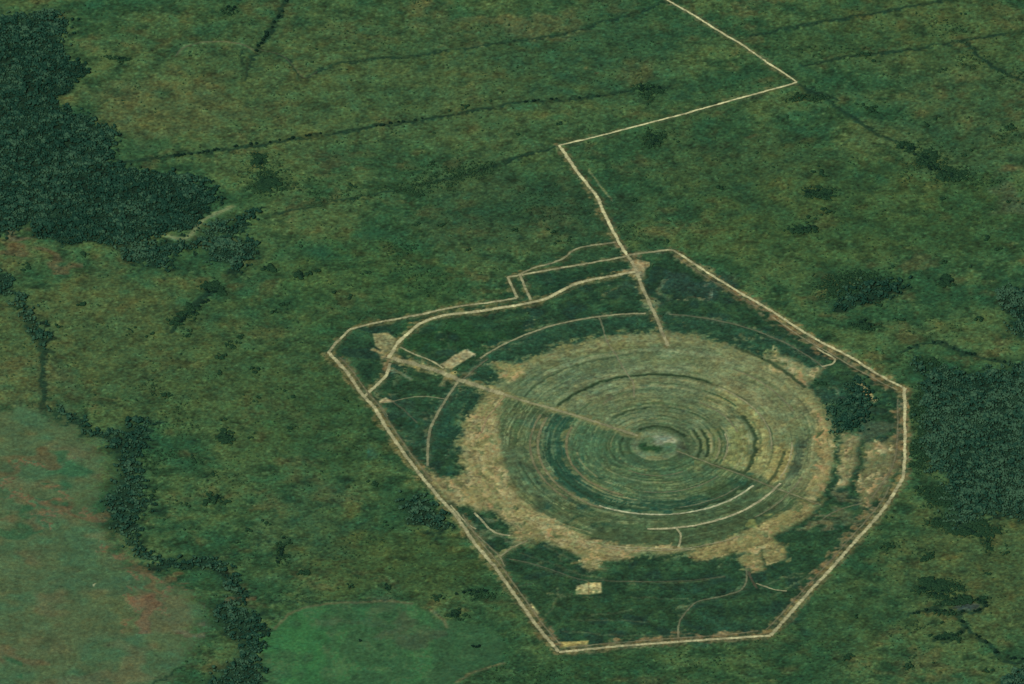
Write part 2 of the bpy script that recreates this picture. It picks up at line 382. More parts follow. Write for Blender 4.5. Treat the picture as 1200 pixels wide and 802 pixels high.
# old ditches: low, damp, dark lines
DITCH = [('ditch', arc(139, 213, 297), 2.6, .9), ('ditch', arc(115, -30, 28), 3.4, .7), ('ditch', arc(75, 225, 262), 2.2, .6), ('ditch', arc(60, -30, 20), 2.4, .8), ('ditch', arc(37, 235, 330), 2.4, .8),
         ('ditch', arc(51, -35, 32), 2.4, .7), ('ditch', arc(180, 205, 262), 2.0, .45), ('ditch', P('834,544 850,549 870,554 880,560'), 3, .8), ('ditch', arc(214, -62, -32), 3.4, .7), ('ditch', arc(128, 95, 160), 2.4, .5),
         ('ditch', arc(130, 30, 80), 3.2, .7), ('ditch', arc(150, 5, 32), 2.6, .6), ('ditch', arc(44, 150, 215), 1.6, .5), ('ditch', arc(56, 150, 210), 1.6, .5)]
# bare earth
EARTH = {
    'worn_band': (P('592,461 575,460 560,478 545,497 539,515 539,540 545,552 530,562 512,558 500,547 496,555 510,572 525,587 533,593 548,592 560,600 575,597 588,606 602,624 597,638 610,637 622,630 640,635 655,641 668,646 680,655 690,668 707,670 703,658 722,657 735,655 748,650 770,648 800,647 800,640 760,641 720,637 690,631 660,617 635,603 610,583 595,561 588,536 583,508 584,487'),
                  (162, 147, 102), 'broad worn band of tan earth curving round the west and south of the rings', 'bare earth'),
    'dry_strip': (P('588,432 600,428 625,420 660,408 690,398 720,393 760,390 800,390 818,392 822,403 780,404 740,404 700,410 660,418 630,428 605,441 592,442'),
                  (138, 136, 94), 'dry tan grass strip along the north rim of the rings', 'dry grass'),
    'eroded_rim': (P('944,468 955,474 966,490 974,515 975,540 971,560 959,580 946,596 938,590 954,570 961,545 961,515 954,490'),
                   (156, 140, 94), 'orange tan eroded rim on the east side of the rings', 'bare earth'),
    'earth_strip': (P('985,508 1008,511 1004,545 991,571 979,574 984,545'), (150, 138, 98), 'pale curved earth strip just outside the eroded east rim', 'bare earth'),
    'disturbed_ground': (P('1014,520 1052,514 1054,545 1045,562 1030,584 1008,592 1006,565 1012,545'), (126, 120, 84), 'patchy disturbed ground inside the perimeter bend beside the east straight', 'bare earth'),
    'spoil_spread': (P('806,650 840,636 870,625 900,611 930,596 962,590 946,606 926,618 905,628 919,641 918,655 900,661 893,650 888,640 896,668 880,671 868,663 862,646 845,656 822,659'),
                     (164, 146, 96), 'yellow tan spread of spoil south east of the rings', 'spoil'),
    'scraped_patch': (P('898,418 912,412 933,424 948,430 966,432 955,446 935,453 920,441 905,431'), (150, 146, 104), 'scraped pale patch north east of the rings near the perimeter road', 'bare earth'),
    'stripped_plot': (P('866,479 879,484 893,508 891,540 877,554 866,550 884,530 886,512 876,494'), (138, 138, 88), 'narrow tan plot between two rings east of the hub', 'plot'),
    'tan_plot': (P('903,532 916,519 927,528 923,550 908,564 890,556 900,544'), (150, 140, 86), 'small bright tan plot on the eastern rings', 'plot'),
    'worn_plot': (P('576,425 592,424 613,430 616,440 598,446 584,442'), (152, 142, 90), 'bright worn plot at the north west rim of the rings', 'plot'),
}
mott = .05 * n1 + .05 * n2 + .04 * n3
region = np.zeros((NV, NU), np.int16)
regions = {}


def set_region(name, sl, m, thr=.5):
    if name not in regions:
        regions[name] = len(regions) + 1
    region[sl] = np.where(m > thr, regions[name], region[sl])


set_region('crop_field', *mpoly(FIELD, 2.5, .45))
set_region('ring_clearing', ALL, disc)
for k, (pts, c, _, _) in EARTH.items():
    sl, m = mpoly(pts, 5.5, .8)
    set_region(k, sl, m)
    m = m * (1 - .42 * sstep(.5, 1.5, n3[sl] + .5 * n2[sl] + .4 * n1[sl] - .3 * n3b[sl]))
    blend(sl, m, c, .55 if k == 'dry_strip' else .82, mott * .6 + .04 * streak + .05 * longs)
    blend(sl, m * sstep(.5, 1.7, n2[sl] + .6 * n3[sl] + .5 * n1[sl]), np.minimum(np.array(c) * 1.14, 255), .16)
    blend(sl, m * sstep(.1, 1.3, .6 * n2b[sl] + .8 * n3b[sl] + .5 * longs[sl]), (98, 110, 72), .6)
    blend(sl, m * sstep(1.0, 2.2, n3[sl] - n3b[sl] + .7 * n2b[sl]), (152, 126, 84), .3)
eg = random.Random(23)
EM = np.isin(region, [regions[k] for k in EARTH if k not in ('dry_strip', 'stripped_plot', 'tan_plot')])
ys_, xs_ = np.nonzero(EM)
for k in range(330):
    i_ = eg.randrange(len(xs_)); cu, cv = xs_[i_] + U0, ys_[i_] + V0
    L_ = eg.uniform(.5, 8); th_ = math.atan2((cv - 522) / .597, cu - 765) + math.pi / 2 + eg.gauss(0, .35)
    sl, m = mline(np.array([[cu - L_ * math.cos(th_), cv - L_ * .597 * math.sin(th_)], [cu + L_ * math.cos(th_), cv + L_ * .597 * math.sin(th_)]]), eg.uniform(1.2, 4.5), 1.8, 1.0)
    blend(sl, m, eg.choice(((186, 172, 124), (186, 172, 124), (176, 158, 112), (170, 140, 100), (70, 92, 58), (92, 106, 68))), eg.uniform(.35, .85))
# rag of dry, half-bare ground round the worn band
rag = sstep(.2, 1.2, n2 + .7 * n3 + .4 * n1) * sstep(200, 212, RHO) * (1 - sstep(222, 234, RHO))
blend(ALL, rag, (116, 116, 76), .5)
for z in ((1000, 600, 40, 8, (98, 104, 74), .6), (965, 590, 26, 8, (116, 110, 80), .6), (955, 608, 16, 8, (124, 112, 80), .6), (610, 645, 16, 10, (114, 112, 74), .6), (700, 655, 18, 8, (132, 124, 82), .6), (560, 575, 30, 10, (142, 132, 86), .5),
          (575, 620, 14, 8, (112, 116, 86), .5), (960, 545, 5, 40, (150, 124, 78), .35), (892, 613, 10, 5, (150, 150, 84), .5), (990, 470, 10, 6, (66, 70, 62), .5), (870, 660, 8, 6, (170, 152, 92), .6), (908, 650, 10, 8, (168, 148, 92), .5)):
    zone(*z)

for _, pts, wd, s in DITCH:
    sl, m = mline(pts, wd * 1.15, 2, .35); blend(sl, m, (42, 62, 40), min(1, s * 1.15))

# pads and small clearings
PADS = {
    'earth_pad': (P('675,686 689,684 705,683 705,695 690,697 675,697'), (168, 160, 112), 'pale rectangular earth pad divided by a dark line south of the rings', 'earth pad'),
    'gravel_pad': (P('615,710 623,708 632,720 625,723'), (176, 170, 122), 'small pale gravel pad beside the south west perimeter road', 'gravel pad'),
    'sand_pad': (P('654,752 690,751 688,757 656,759'), (166, 152, 92), 'long yellow sand pad inside the southern road corner', 'sand pad'),
    'gate_pad': (P('742,308 755,306 755,314 748,319 740,318'), (172, 162, 124), 'small light pad at the junction where the access road enters', 'gate pad'),
    'gravel_yard': (P('437,391 455,390 470,400 466,412 450,413 440,405'), (130, 130, 92), 'faded gravel yard at the western road junction', 'gravel yard'),
    'work_yard': (P('514,428 530,418 545,410 557,415 541,425 529,433'), (152, 146, 108), 'mottled tan work yard just north of the straight radial road', 'work yard'),
    'bare_strip': (P('1003,449 1010,447 1028,471 1023,474 1014,465'), (138, 134, 92), 'bare strip at the edge of the rounded dark grove', 'bare strip'),
    'turning_patch': (P('443,470 452,466 462,471 445,473'), (170, 158, 118), 'tiny triangular bare patch where two faint tracks meet', 'bare patch'),
}
for k, (pts, c, _, _) in PADS.items():
    sl, m = mpoly(pts, 1.5, .12)
    set_region(k, sl, m)
    blend(sl, m, c, 1.0, .04 * n1 + .03 * n2)
sl, m = mline(P('690,683 690,697'), 1, 1.2, .1); blend(sl, m, (110, 100, 70), .8)
sl, m = mline(P('437,409 449,414'), 4, 2, .2); blend(sl, m, (172, 164, 118), .8)
sl, m = mline(P('546,410 556,416'), 2, 2, .5); blend(sl, m, (188, 182, 148), .7)
sl, m = mline(P('506,469 506,469.5'), 2, 2, .5); blend(sl, m, (188, 182, 148), .2)
sl, m = mline(P('460,433 482,445'), 4, 2.5, .4); blend(sl, m, (112, 122, 92), .8)
sl, m = mline(P('562,430 580,427'), 2, 2.5, .4); blend(sl, m, (104, 116, 88), .5)

# ------------------------------------------------------------------ roads: centre lines, widths in metres
ROADS = []


def road(name, label, cat, s, wid, tone=1.0, verge=0.0, vcol=(110, 98, 66), curve=True, c=(182, 179, 132), pts=None):
    pts = P(s) if pts is None else pts
    ROADS.append((name, label, cat, smooth(pts, 5) if curve else pts, wid * 1.22, tone, verge, vcol, c))


road('access_road', 'pale gravel access road running diagonally from the north to a sharp bend', 'road', '735,-34 782,0 810,16 840,35 870,53 900,74 925,90 934,96.5', 9.5, 1.06, 5, (84, 84, 58))
road('gravel_road', 'straight narrow pale road between two sharp bends', 'road', '934,96.5 920,101 890,109 850,120 800,134 750,147 700,160 662,169 655,171', 10, 1.08, 4, (72, 80, 54))
road('entrance_road', 'wide pale road curving down to the site entrance junction', 'road', '655,170 664,183 675,199 690,218 700,231 709,252 718,270 727,287 735,299', 15, 1.06, 6, (88, 84, 58))
PW = dict(verge=9, vcol=(106, 96, 64))
road('perimeter_road', 'short faint perimeter road east of the entrance junction', 'road', '735,299 760,296 785,293 795,297', 12, .82, 5, (82, 82, 58))
road('perimeter_road', 'long north east perimeter road with a brown strip along its inner side', 'road', '795,297 830,320 870,345 900,362 930,382 960,400 1000,421 1030,440 1060,455', 13, 1.02, 7, (110, 100, 68))
road('perimeter_road', 'straight eastern perimeter road beside the broad forest', 'road', '1060,455 1060.5,500 1060,540 1058,561', 14, 1.02, **PW)
road('perimeter_road', 'south east perimeter road running diagonally to the lower corner', 'road', '1058,561 1040,590 1020,615 1000,637 980,660 950,692 925,720 903,745', 17, .92, **PW)
road('perimeter_road', 'southern perimeter road along the foot of the site', 'road', '903,745 850,748.5 800,752 720,758 655,764', 15, .96, 9, (104, 92, 64))
road('perimeter_road', 'long south west perimeter road past the worn earth band', 'road', '655,764 630,735 600,693 580,665 555,635 535,605 505,572 480,540 455,505 440,480 425,463 405,435 385,413.5', 17, .9, 9, (96, 90, 60))
road('perimeter_road', 'short perimeter road at the western tip of the site', 'road', '384.5,414 395,401 410,386', 14, .9, 5, (84, 86, 58))
road('perimeter_road', 'north west perimeter road along dark grass to the small square of tracks', 'road', '410,386 440,378.5 475,372 500,367 540,359 575,354.5 606,349', 13, .9, 5, (90, 88, 58))
road('inner_road', 'smooth winding inner road from the western junction to the entrance', 'road', '455,420 465,404 480,389 495,378 520,370 555,366 590,360 610,357 640,350 665,337 685,330 715,324 745,318', 17, .98, 7, (98, 92, 60))
road('dirt_track', 'southernmost short track from the gravel yard down to the perimeter road', 'track', '457,426 453,439 441,452 428,464', 15, .92, 5, (90, 88, 60))
road('radial_road', 'straight tan radial road crossing the rings towards the hub', 'road', '460,420 490,428 515,436 540,446 570,456 590,462', 26, .82, 11, (126, 116, 78))
road('radial_track', 'faded straight track continuing the radial road to the hub', 'track', '590,462 620,472 650,480 690,492 720,502 748,511', 16, .74, 7, (112, 110, 74))
road('dirt_track', 'thin track parallel to the upper side of the radial road', 'track', '469,407 485,415 505,423 520,432', 10, .86, 3, (84, 88, 58))
road('spoke_track', 'pale spoke track from the entrance junction into the north of the rings', 'track', '735,299 741,308 746,318 752,335 760,352 768,370 776,390 783,406', 16, .86, 7, (104, 98, 68))
road('radial_track', 'faded straight track from the hub down to the south east rim', 'track', '793,529 815,537 836,545 862,554 880,561 905,571 935,582 962,592', 9, .68, 4, (72, 84, 56))
road('faint_track', 'pale bent track west of the ditch in the upper meadow', 'track', '205,67 214,57 236,50 262,49 285,53 300,60', 8, .5)
road('faint_track', 'thin looping track east of the ditch in the upper meadow', 'track', '303,58 330,65 346,80 357,92 372,84', 7, .45)
road('faint_track', 'faint spoke track west of the pale spoke across the dry north strip', 'track', '702,372 706,382 711,400 722,416 732,434 742,450 743,466', 8, .66)
road('dirt_track', 'upper curving track of the two joining the small square to the entrance', 'track', '608,322 625,314 645,309 660,303 670,295 681,290 700,287 722,284', 11, .8, 3, (80, 84, 56))
road('dirt_track', 'lower straight track of the two joining the small square to the entrance', 'track', '595,325 615,321.5 640,317 700,307 735,300', 12, .88, 4, (84, 84, 56))
road('dirt_track', 'western side of the small square of tracks', 'track', '595,325 600,336 606,349', 12, .9, 3, (84, 84, 56), curve=False)
road('dirt_track', 'eastern side of the small square of tracks', 'track', '609,322 615,336 622,352', 12, .84, 3, (84, 84, 56), curve=False)
road('outer_track', 'pale outer arc track above the north rim of the rings', 'track', '', 11, .84, 3, (78, 86, 62), pts=arc(257, 221, 270))
road('outer_track', 'fading outer arc track between the spoke and the perimeter road', 'track', '', 9, .6, 2, (70, 84, 64), pts=arc(257, 276, 325))
road('outer_track', 'western outer track curving south from the radial road', 'track', '537,447 531,456 523,468 512,486 505,501 502,515 501,535 501,546', 12, .78, 4, (72, 84, 62))
road('dirt_track', 'thin cross track from the triangular patch to the western outer track', 'track', '448,471 462,470 482,466 500,465 521,468', 8, .72)
road('dirt_track', 'short faint track slanting away from the triangular patch', 'track', '458,470 470,478 480,487 489,496', 8, .56)
road('dirt_track', 'stub track between the triangular patch and perimeter road', 'track', '442,472 448,480 454,488', 11, .66)
road('ring_track', 'bright pale ring track south of the hub', 'track', '', 11, 1.0, 3, (84, 98, 70), pts=arc(137, 120, 35), c=(172, 174, 134))
road('ring_track', 'outer of the two bright ring tracks south of the hub', 'track', '', 12, .94, 3, (80, 92, 64), pts=arc(165, 93, 27), c=(176, 172, 130))
road('ring_track', 'thin pale ring track on the east side between two plots', 'track', '', 8, .76, pts=arc(134, -58, 4))
road('ring_track', 'inner of the paired tan ring tracks west of the hub', 'track', '', 11, .8, 3, (98, 100, 68), pts=arc(140, 118, 203), c=(150, 146, 104))
road('ring_track', 'outer of the paired tan ring tracks west of the hub', 'track', '', 10, .76, 3, (92, 96, 66), pts=arc(148, 135, 204), c=(150, 146, 104))
road('ring_track', 'tan ring track nearest the fine planting rings', 'track', '', 11, .8, 4, (92, 98, 66), pts=arc(107, 112, 200), c=(148, 142, 100))
road('ring_track', 'faint track along the foot of the ring clearing', 'track', '', 9, .74, pts=arc(208, 106, 60))
for a_, d0, d1, tn, what in ((82, -16, 20, .78, 'short pale ring lane just east of the fine rings'), (160, -2, 24, .8, 'pale ring lane along the bright eastern plot'), (60, 60, 125, .6, 'faint ring lane close below the hub'), (93, 40, 100, .62, 'faint tan ring lane south of the fine rings'),
                             (97, -60, -15, .66, 'tan ring lane north east of the fine rings'), (176, -58, -22, .6, 'wide faint ring lane on the north east of the clearing'), (186, 20, 50, .66, 'pale ring lane near the south east rim'), (125, 40, 78, .6, 'dull ring lane inside the bright southern ring track')):
    road('ring_lane', what, 'track', '', 8, tn, 0, pts=arc(a_, d0, d1))
road('link_track', 'short pale link between the ring track and the clearing edge', 'track', '793,620 798,627 797,636 794,642', 10, .84)
road('plot_track', 'short pale streak on the east side of the fine planting rings', 'track', '', 10, .74, pts=arc(73, -12, 22), c=(170, 172, 120))
road('farm_track', 'pale looping track from the spoil spread towards the southern road', 'track', '875,668 875,678 872,687 866,693 850,698 836,701 818,705 808,713 798,725 795,735 795,748', 9, .66, 3, (62, 78, 56))
road('farm_track', 'bright short track branching towards the south east road', 'track', '886,684 897,688 908,691.5 922,693', 8, .86)
road('farm_track', 'reddish brown stub track below the spoil spread', 'track', '877,670 881,680 887,690', 12, .62, c=(150, 128, 98))
road('service_track', 'pale track inside the south west perimeter road below the worn earth', 'track', '528,592 538,604 548,614 558,620', 9, .86)
road('service_track', 'curved pale track among dark grass south of the worn earth', 'track', '556,601 564,609 572,618 582,625 598,628', 11, .86)
road('service_track', 'inner track parallel to the eastern perimeter road', 'track', '1052,468 1052,505 1050,530 1044,552 1030,572 1022,584', 8, .62, 5, (84, 84, 60))
road('service_track', 'brown inner line parallel to the long north east road', 'track', '905,372 940,396 968,412 1000,431 1030,447 1052,458', 8, .72, 5, (92, 86, 58))
road('bracket_track', 'bright hooked track between the scraped patch and north east road', 'track', '955,407 966,414 978,421 976,427 963,430', 10, .9)
road('worn_track', 'worn track along the inner edge of the tan band', 'track', '592,464 584,474 576,484 568,496 564,508', 9, .76, c=(184, 164, 116))
road('service_track', 'broken pale track hugging the south west road below the worn earth', 'track', '545,612 560,628 575,642 585,652 592,664', 8, .7, 4, (88, 92, 66))
road('service_track', 'pale spur climbing from the south west road to the worn earth', 'track', '586,652 594,646 604,640 618,634', 10, .74, 5, (112, 110, 76))
road('service_track', 'faint wavy track across the dark grass west of the earth pad', 'track', '596,655 620,660 645,668 668,676 690,682', 8, .56)
road('faint_track', 'long faint track across the dark grass south of the rings', 'track', '676,680 710,681 745,682 800,681 850,676', 7, .5)
road('curved_track', 'grey curved track from the east plot ground towards the spoil', 'track', '1010,590 995,594 978,600 964,608', 10, .62)
road('worn_track', 'pale line along the south edge of the worn earth', 'track', '712,640 740,642 770,643 800,645 815,644', 8, .78)
road('stub_track', 'faint pale lane joining the radial road and the outer arc', 'track', '543,444 552,437 560,430 571,421', 9, .62, 3, (72, 82, 62))
def inset(sx, off):
    p = smooth(P(sx), 5); q_ = p / np.array((1, K)); d = np.gradient(q_, axis=0); d /= np.linalg.norm(d, axis=1, keepdims=True)
    return (q_ + off * np.stack([-d[:, 1], d[:, 0]], 1)) * np.array((1, K))


for nm, sx, off, tn in (('south west', '650,757 630,735 600,693 580,665 555,635 535,605', 7.5, .66), ('west', '500,566 480,540 455,505 440,480 425,463 405,435 392,421', 7, .6),
                        ('south east', '1050,572 1040,590 1020,615 1000,637 980,660 950,692 925,720 905,741', 8, .62), ('north east', '800,300 830,320 870,345 900,362', 7, .58),
                        ('southern', '890,744 850,748.5 800,752 720,758 665,763', 7, .64)):
    pi = inset(sx, off); pm = inset(sx, off * .55)
    sl, m = mline(pm, 6, 4, 1.0); blend(sl, m * sstep(-1.2, .5, n2[sl] + .5 * n3[sl]), (96, 90, 62), .7)
    road('patrol_track', 'worn patrol track running close inside the ' + nm + ' perimeter road', 'track', '', 8, tn, 3, (90, 88, 60), pts=pi, curve=False)
for (_, _, _, pts, wid, tone, verge, vcol, c) in ROADS:
    if verge:
        sl, m = mline(pts, wid / S + verge * .78, 3.0, 1.0)
        blend(sl, m * (.6 + .4 * sstep(-.6, .6, n2[sl])), (vcol[0] * 1.04, vcol[1] * 1.08, vcol[2] * 1.06), .85)
roadmask = np.zeros((NV, NU), np.float32)
for (_, _, _, pts, wid, tone, verge, vcol, c) in ROADS:
    sl, m = mline(pts, wid / S + 2, 3, 0)
    roadmask[sl] = np.maximum(roadmask[sl], m)
# brown scraped shoulders
for ln, wd in (('895,368 935,394 970,413 1005,433 1045,455', 13), ('880,352 910,372', 7), ('858,340 880,356', 8), ('1056,470 1055,540', 8), ('1030,585 985,640 930,705', 8), ('720,752 850,745', 6), ('630,720 655,755', 6), ('1064,455 1064,560', 5), ('726,286 745,304', 12), ('452,420 456,434', 9), ('795,742 830,744', 6)):
    sl, m = mline(P(ln), wd, 3, 1.1)
    blend(sl, m * sstep(-1.0, .6, n2[sl] + .5 * n3[sl]), (118, 100, 72), .6)

for z in ((738, 302, 13, 11, (146, 132, 96), .8), (746, 314, 10, 8, (140, 130, 94), .7), (452, 421, 14, 8, (132, 124, 88), .6), (530, 441, 16, 6, (130, 124, 86), .6), (600, 352, 12, 4, (116, 108, 76), .6)):
    zone(*z)
sg = random.Random(8)
for k in range(150):
    a_ = math.radians(sg.uniform(0, 360)); q_ = sg.uniform(228, 330)
    cu, cv = 757 + q_ * math.cos(a_), 521 + q_ * .597 * math.sin(a_)
    sl, mi = mpoly(PERIM, 4, 0) if k == 0 else (sl, mi)
    if k == 0:
        PIN = np.zeros((NV, NU), np.float32); PIN[sl] = mi
    if PIN[int(cv) - V0, int(cu) - U0] < .9:
        continue
    c_ = sg.choice([(108, 112, 78), (96, 106, 74), (124, 118, 84), (60, 88, 54), (30, 56, 40), (34, 62, 46)])
    L_ = sg.uniform(3, 16); th_ = a_ + math.pi / 2 + sg.gauss(0, .5)
    s2, m2 = mline(np.array([[cu - L_ * math.cos(th_), cv - L_ * .6 * math.sin(th_)], [cu + L_ * math.cos(th_), cv + L_ * .6 * math.sin(th_)]]), sg.uniform(1, 5), 3, 1.4)
    blend(s2, m2 * sstep(-1.2, .6, n2[s2] + .5 * n3[s2]) * (1 - np.clip(roadmask[s2] * 1.5, 0, 1)), c_, sg.uniform(.35, .75))

# general grain of the sward
inside_wood = np.zeros((NV, NU), np.float32)
for k, (pts, _, _) in WOODS.items():
    sl, m = mpoly(pts, 3, 1.5); inside_wood[sl] = np.maximum(inside_wood[sl], m)
sl, m = mpoly(RM, 7, 1.6); calm = np.zeros((NV, NU), np.float32); calm[sl] = m
sl, m = mpoly(FIELD, 3, .45); calm[sl] = np.maximum(calm[sl], m)
calm = np.maximum(calm, .85 * disc)
earthmask = np.isin(region, [regions[k] for k in list(EARTH) + list(PADS)])
calm = np.maximum(calm, .9 * earthmask)
grain = (1 - .42 * calm)
C *= (1 + grain * (.09 * n1 + .06 * n2 + .055 * n3))[..., None]
hue = grain * (.03 * n2b + .03 * n1b + .03 * n3b)
C[..., 0] *= 1 + .9 * hue; C[..., 2] *= 1 - .6 * hue

# relief
H = 1.5 * (1.6 * n5 + .9 * n4 + .35 * n3 + .22 * n2 * grain + .16 * n1 * grain) * (1 - .75 * roadmask)
H += cmask * fine * -.45 + disc * sstep(70, 84, RHO) * fine2 * .4
for _, pts, wd, s in DITCH:
    sl, m = mline(pts, wd, 2, .35); H[sl] -= 1.2 * m
PADBASE = H.copy()
for k in ('earth_pad', 'gravel_pad', 'sand_pad', 'gate_pad'):
    sl, m = mpoly(PADS[k][0], 1.6, .35); H[sl] = H[sl] * (1 - m) + (H[sl].mean() + .3) * m


def ground_z(u, v):
    x = np.clip(np.asarray(u, float) - U0, 0, NU - 1.001); y = np.clip(np.asarray(v, float) - V0, 0, NV - 1.001)
    i = x.astype(int); j = y.astype(int); a = x - i; b = y - j
    return (H[j, i] * (1 - a) + H[j, i + 1] * a) * (1 - b) + (H[j + 1, i] * (1 - a) + H[j + 1, i + 1] * a) * b


def to_world(u, v):
    return (np.asarray(u, float) - 600.0) * S, (401.0 - np.asarray(v, float)) * S / K


edge = np.minimum(np.minimum(U - U0, U1 - U), np.minimum(V - V0, V1 - V))
fade = sstep(0, 70, edge)[..., None]
C[:] = C * fade + np.array((54, 80, 49), np.float32) * (1 - fade)      # the far plain: one plain meadow tone
LAND = (lin(C) * np.array((.97, 1.0, .92))).astype(np.float32)


# ------------------------------------------------------------------ materials
def mat_land(name, scale=.16, amp=.32, fine_amp=.25):
    m = bpy.data.materials.new(name); m.use_nodes = True
    n = m.node_tree.nodes; l = m.node_tree.links
    b = n['Principled BSDF']; b.inputs['Roughness'].default_value = .95; b.inputs['Specular IOR Level'].default_value = .15
    at = n.new('ShaderNodeAttribute'); at.attribute_name = 'cover'
    tc = n.new('ShaderNodeTexCoord')
    a = n.new('ShaderNodeTexNoise'); a.inputs['Scale'].default_value = scale; a.inputs['Detail'].default_value = 4; a.inputs['Roughness'].default_value = .65
    l.new(tc.outputs['Object'], a.inputs['Vector'])
    mr = n.new('ShaderNodeMapRange'); mr.inputs[1].default_value = .3; mr.inputs[2].default_value = .7; mr.inputs[3].default_value = 1 - amp; mr.inputs[4].default_value = 1 + amp
    l.new(a.outputs[0], mr.inputs[0])
    vm = n.new('ShaderNodeVectorMath'); vm.operation = 'SCALE'
    l.new(at.outputs['Color'], vm.inputs[0]); l.new(mr.outputs[0], vm.inputs['Scale'])
    l.new(vm.outputs[0], b.inputs['Base Color'])
    bn = n.new('ShaderNodeTexNoise'); bn.inputs['Scale'].default_value = .4; bn.inputs['Detail'].default_value = 3
    l.new(tc.outputs['Object'], bn.inputs['Vector'])
    bp = n.new('ShaderNodeBump'); bp.inputs['Strength'].default_value = .5; bp.inputs['Distance'].default_value = fine_amp
    l.new(bn.outputs[0], bp.inputs['Height']); l.new(bp.outputs[0], b.inputs['Normal'])
    return m


M_LAND = mat_land('meadow_ground')
M_TURF = mat_land('mown_turf', .16, .22, .15)
M_EARTH = mat_land('bare_earth', .2, .2, .12)
M_ROAD = mat_land('gravel', .22, .2, .1)


def mat_leaf(name, c0, c1, c2):
    m = bpy.data.materials.new(name); m.use_nodes = True
    n = m.node_tree.nodes; l = m.node_tree.links
    b = n['Principled BSDF']; b.inputs['Roughness'].default_value = .9; b.inputs['Specular IOR Level'].default_value = .06
    at = n.new('ShaderNodeAttribute'); at.attribute_name = 'tint'
    oi = n.new('ShaderNodeObjectInfo')
    ad = n.new('ShaderNodeMath'); ad.operation = 'ADD'
    ml = n.new('ShaderNodeMath'); ml.operation = 'MULTIPLY'; ml.inputs[1].default_value = .35
    l.new(oi.outputs['Random'], ml.inputs[0]); l.new(at.outputs['Fac'], ad.inputs[0]); l.new(ml.outputs[0], ad.inputs[1])
    r = n.new('ShaderNodeValToRGB')
    e = r.color_ramp.elements
    e[0].color = (*c0, 1); e[1].color = (*c2, 1); k = e.new(.5); k.color = (*c1, 1)
    l.new(ad.outputs[0], r.inputs[0]); l.new(r.outputs[0], b.inputs['Base Color'])
    return m


M_LEAF = mat_leaf('dark_foliage', (.006, .030, .018), (.014, .052, .031), (.042, .098, .052))
M_TREE = mat_leaf('tree_foliage', (.005, .020, .013), (.009, .034, .021), (.02, .056, .032))
M_LEAF2 = mat_leaf('scrub_foliage', (.008, .032, .017), (.018, .052, .022), (.05, .10, .042))
M_BARK = bpy.data.materials.new('bark'); M_BARK.use_nodes = True
_b = M_BARK.node_tree.nodes['Principled BSDF']; _b.inputs['Roughness'].default_value = .9
_n = M_BARK.node_tree.nodes.new('ShaderNodeTexNoise'); _n.inputs['Scale'].default_value = 3
_r = M_BARK.node_tree.nodes.new('ShaderNodeValToRGB'); _r.color_ramp.elements[0].color = (.05, .038, .028, 1); _r.color_ramp.elements[1].color = (.14, .11, .085, 1)
M_BARK.node_tree.links.new(_n.outputs[0], _r.inputs[0]); M_BARK.node_tree.links.new(_r.outputs[0], _b.inputs['Base Color'])


# ------------------------------------------------------------------ mesh building
def mesh_from(name, verts, faces_flat, fsize, attr=None, attr_name=None, scalar=False, shade=True):
    me = bpy.data.meshes.new(name)
    nv = len(verts); nf = len(faces_flat) // fsize
    me.vertices.add(nv); me.vertices.foreach_set('co', np.ascontiguousarray(verts, np.float32).ravel())
    me.loops.add(nf * fsize); me.loops.foreach_set('vertex_index', np.ascontiguousarray(faces_flat, np.int32))
    me.polygons.add(nf); me.polygons.foreach_set('loop_start', np.arange(0, nf * fsize, fsize, dtype=np.int32))
    if shade:
        me.polygons.foreach_set('use_smooth', np.ones(nf, bool))
    if attr is not None:
        if scalar:
            a = me.attributes.new(attr_name, 'FLOAT', 'POINT'); a.data.foreach_set('value', np.ascontiguousarray(attr, np.float32))
        else:
            a = me.attributes.new(attr_name, 'FLOAT_COLOR', 'POINT')
            rgba = np.ones((nv, 4), np.float32); rgba[:, :3] = attr
            a.data.foreach_set('color', rgba.ravel())
    me.update(calc_edges=True)
    return me


def add(name, me, mat, label=None, cat=None, kind=None, group=None, parent=None):
    if mat and not me.materials:
        me.materials.append(mat)
    o = bpy.data.objects.new(name, me)
    col.objects.link(o)
    if label: o['label'] = label
    if cat: o['category'] = cat
    if kind: o['kind'] = kind
    if group: o['group'] = group
    if parent: o.parent = parent
    return o


X, Y = to_world(U, V)
XYZ = np.stack([X, Y, H], -1).astype(np.float32)
idx = np.arange(NU * NV, dtype=np.int32).reshape(NV, NU)
quads = np.stack([idx[1:, :-1], idx[1:, 1:], idx[:-1, 1:], idx[:-1, :-1]], -1).reshape(-1, 4)

# ground: the surveyed middle plus a wide apron to the horizon, one sheet
far = 42000.0
bord = np.concatenate([idx[0, :-1], idx[:-1, -1], idx[-1, :0:-1], idx[:0:-1, 0]])
bp_ = XYZ.reshape(-1, 3)[bord]
d_ = bp_[:, :2] / np.abs(bp_[:, :2]).max(1, keepdims=True)
steps = (1.25, 2.0, 4.0, 12.0)
vs = [XYZ.reshape(-1, 3)]; cs = [LAND.reshape(-1, 3)]; fs = [quads]
prev = bord; base = NU * NV
mean_c = lin(np.array((54, 80, 49))) * np.array((.97, 1.0, .92))
for q in steps:
    ring = np.concatenate([bp_[:, :2] * q, np.zeros((len(bord), 1))], 1).astype(np.float32)
    rid = np.arange(base, base + len(bord), dtype=np.int32); base += len(bord)
    vs.append(ring); f_ = min(1, (q - 1) / .6)
    cs.append((LAND.reshape(-1, 3)[bord] * (1 - f_) + mean_c * f_).astype(np.float32))
    fs.append(np.stack([prev, rid, np.roll(rid, -1), np.roll(prev, -1)], -1)[:, ::-1])
    prev = rid
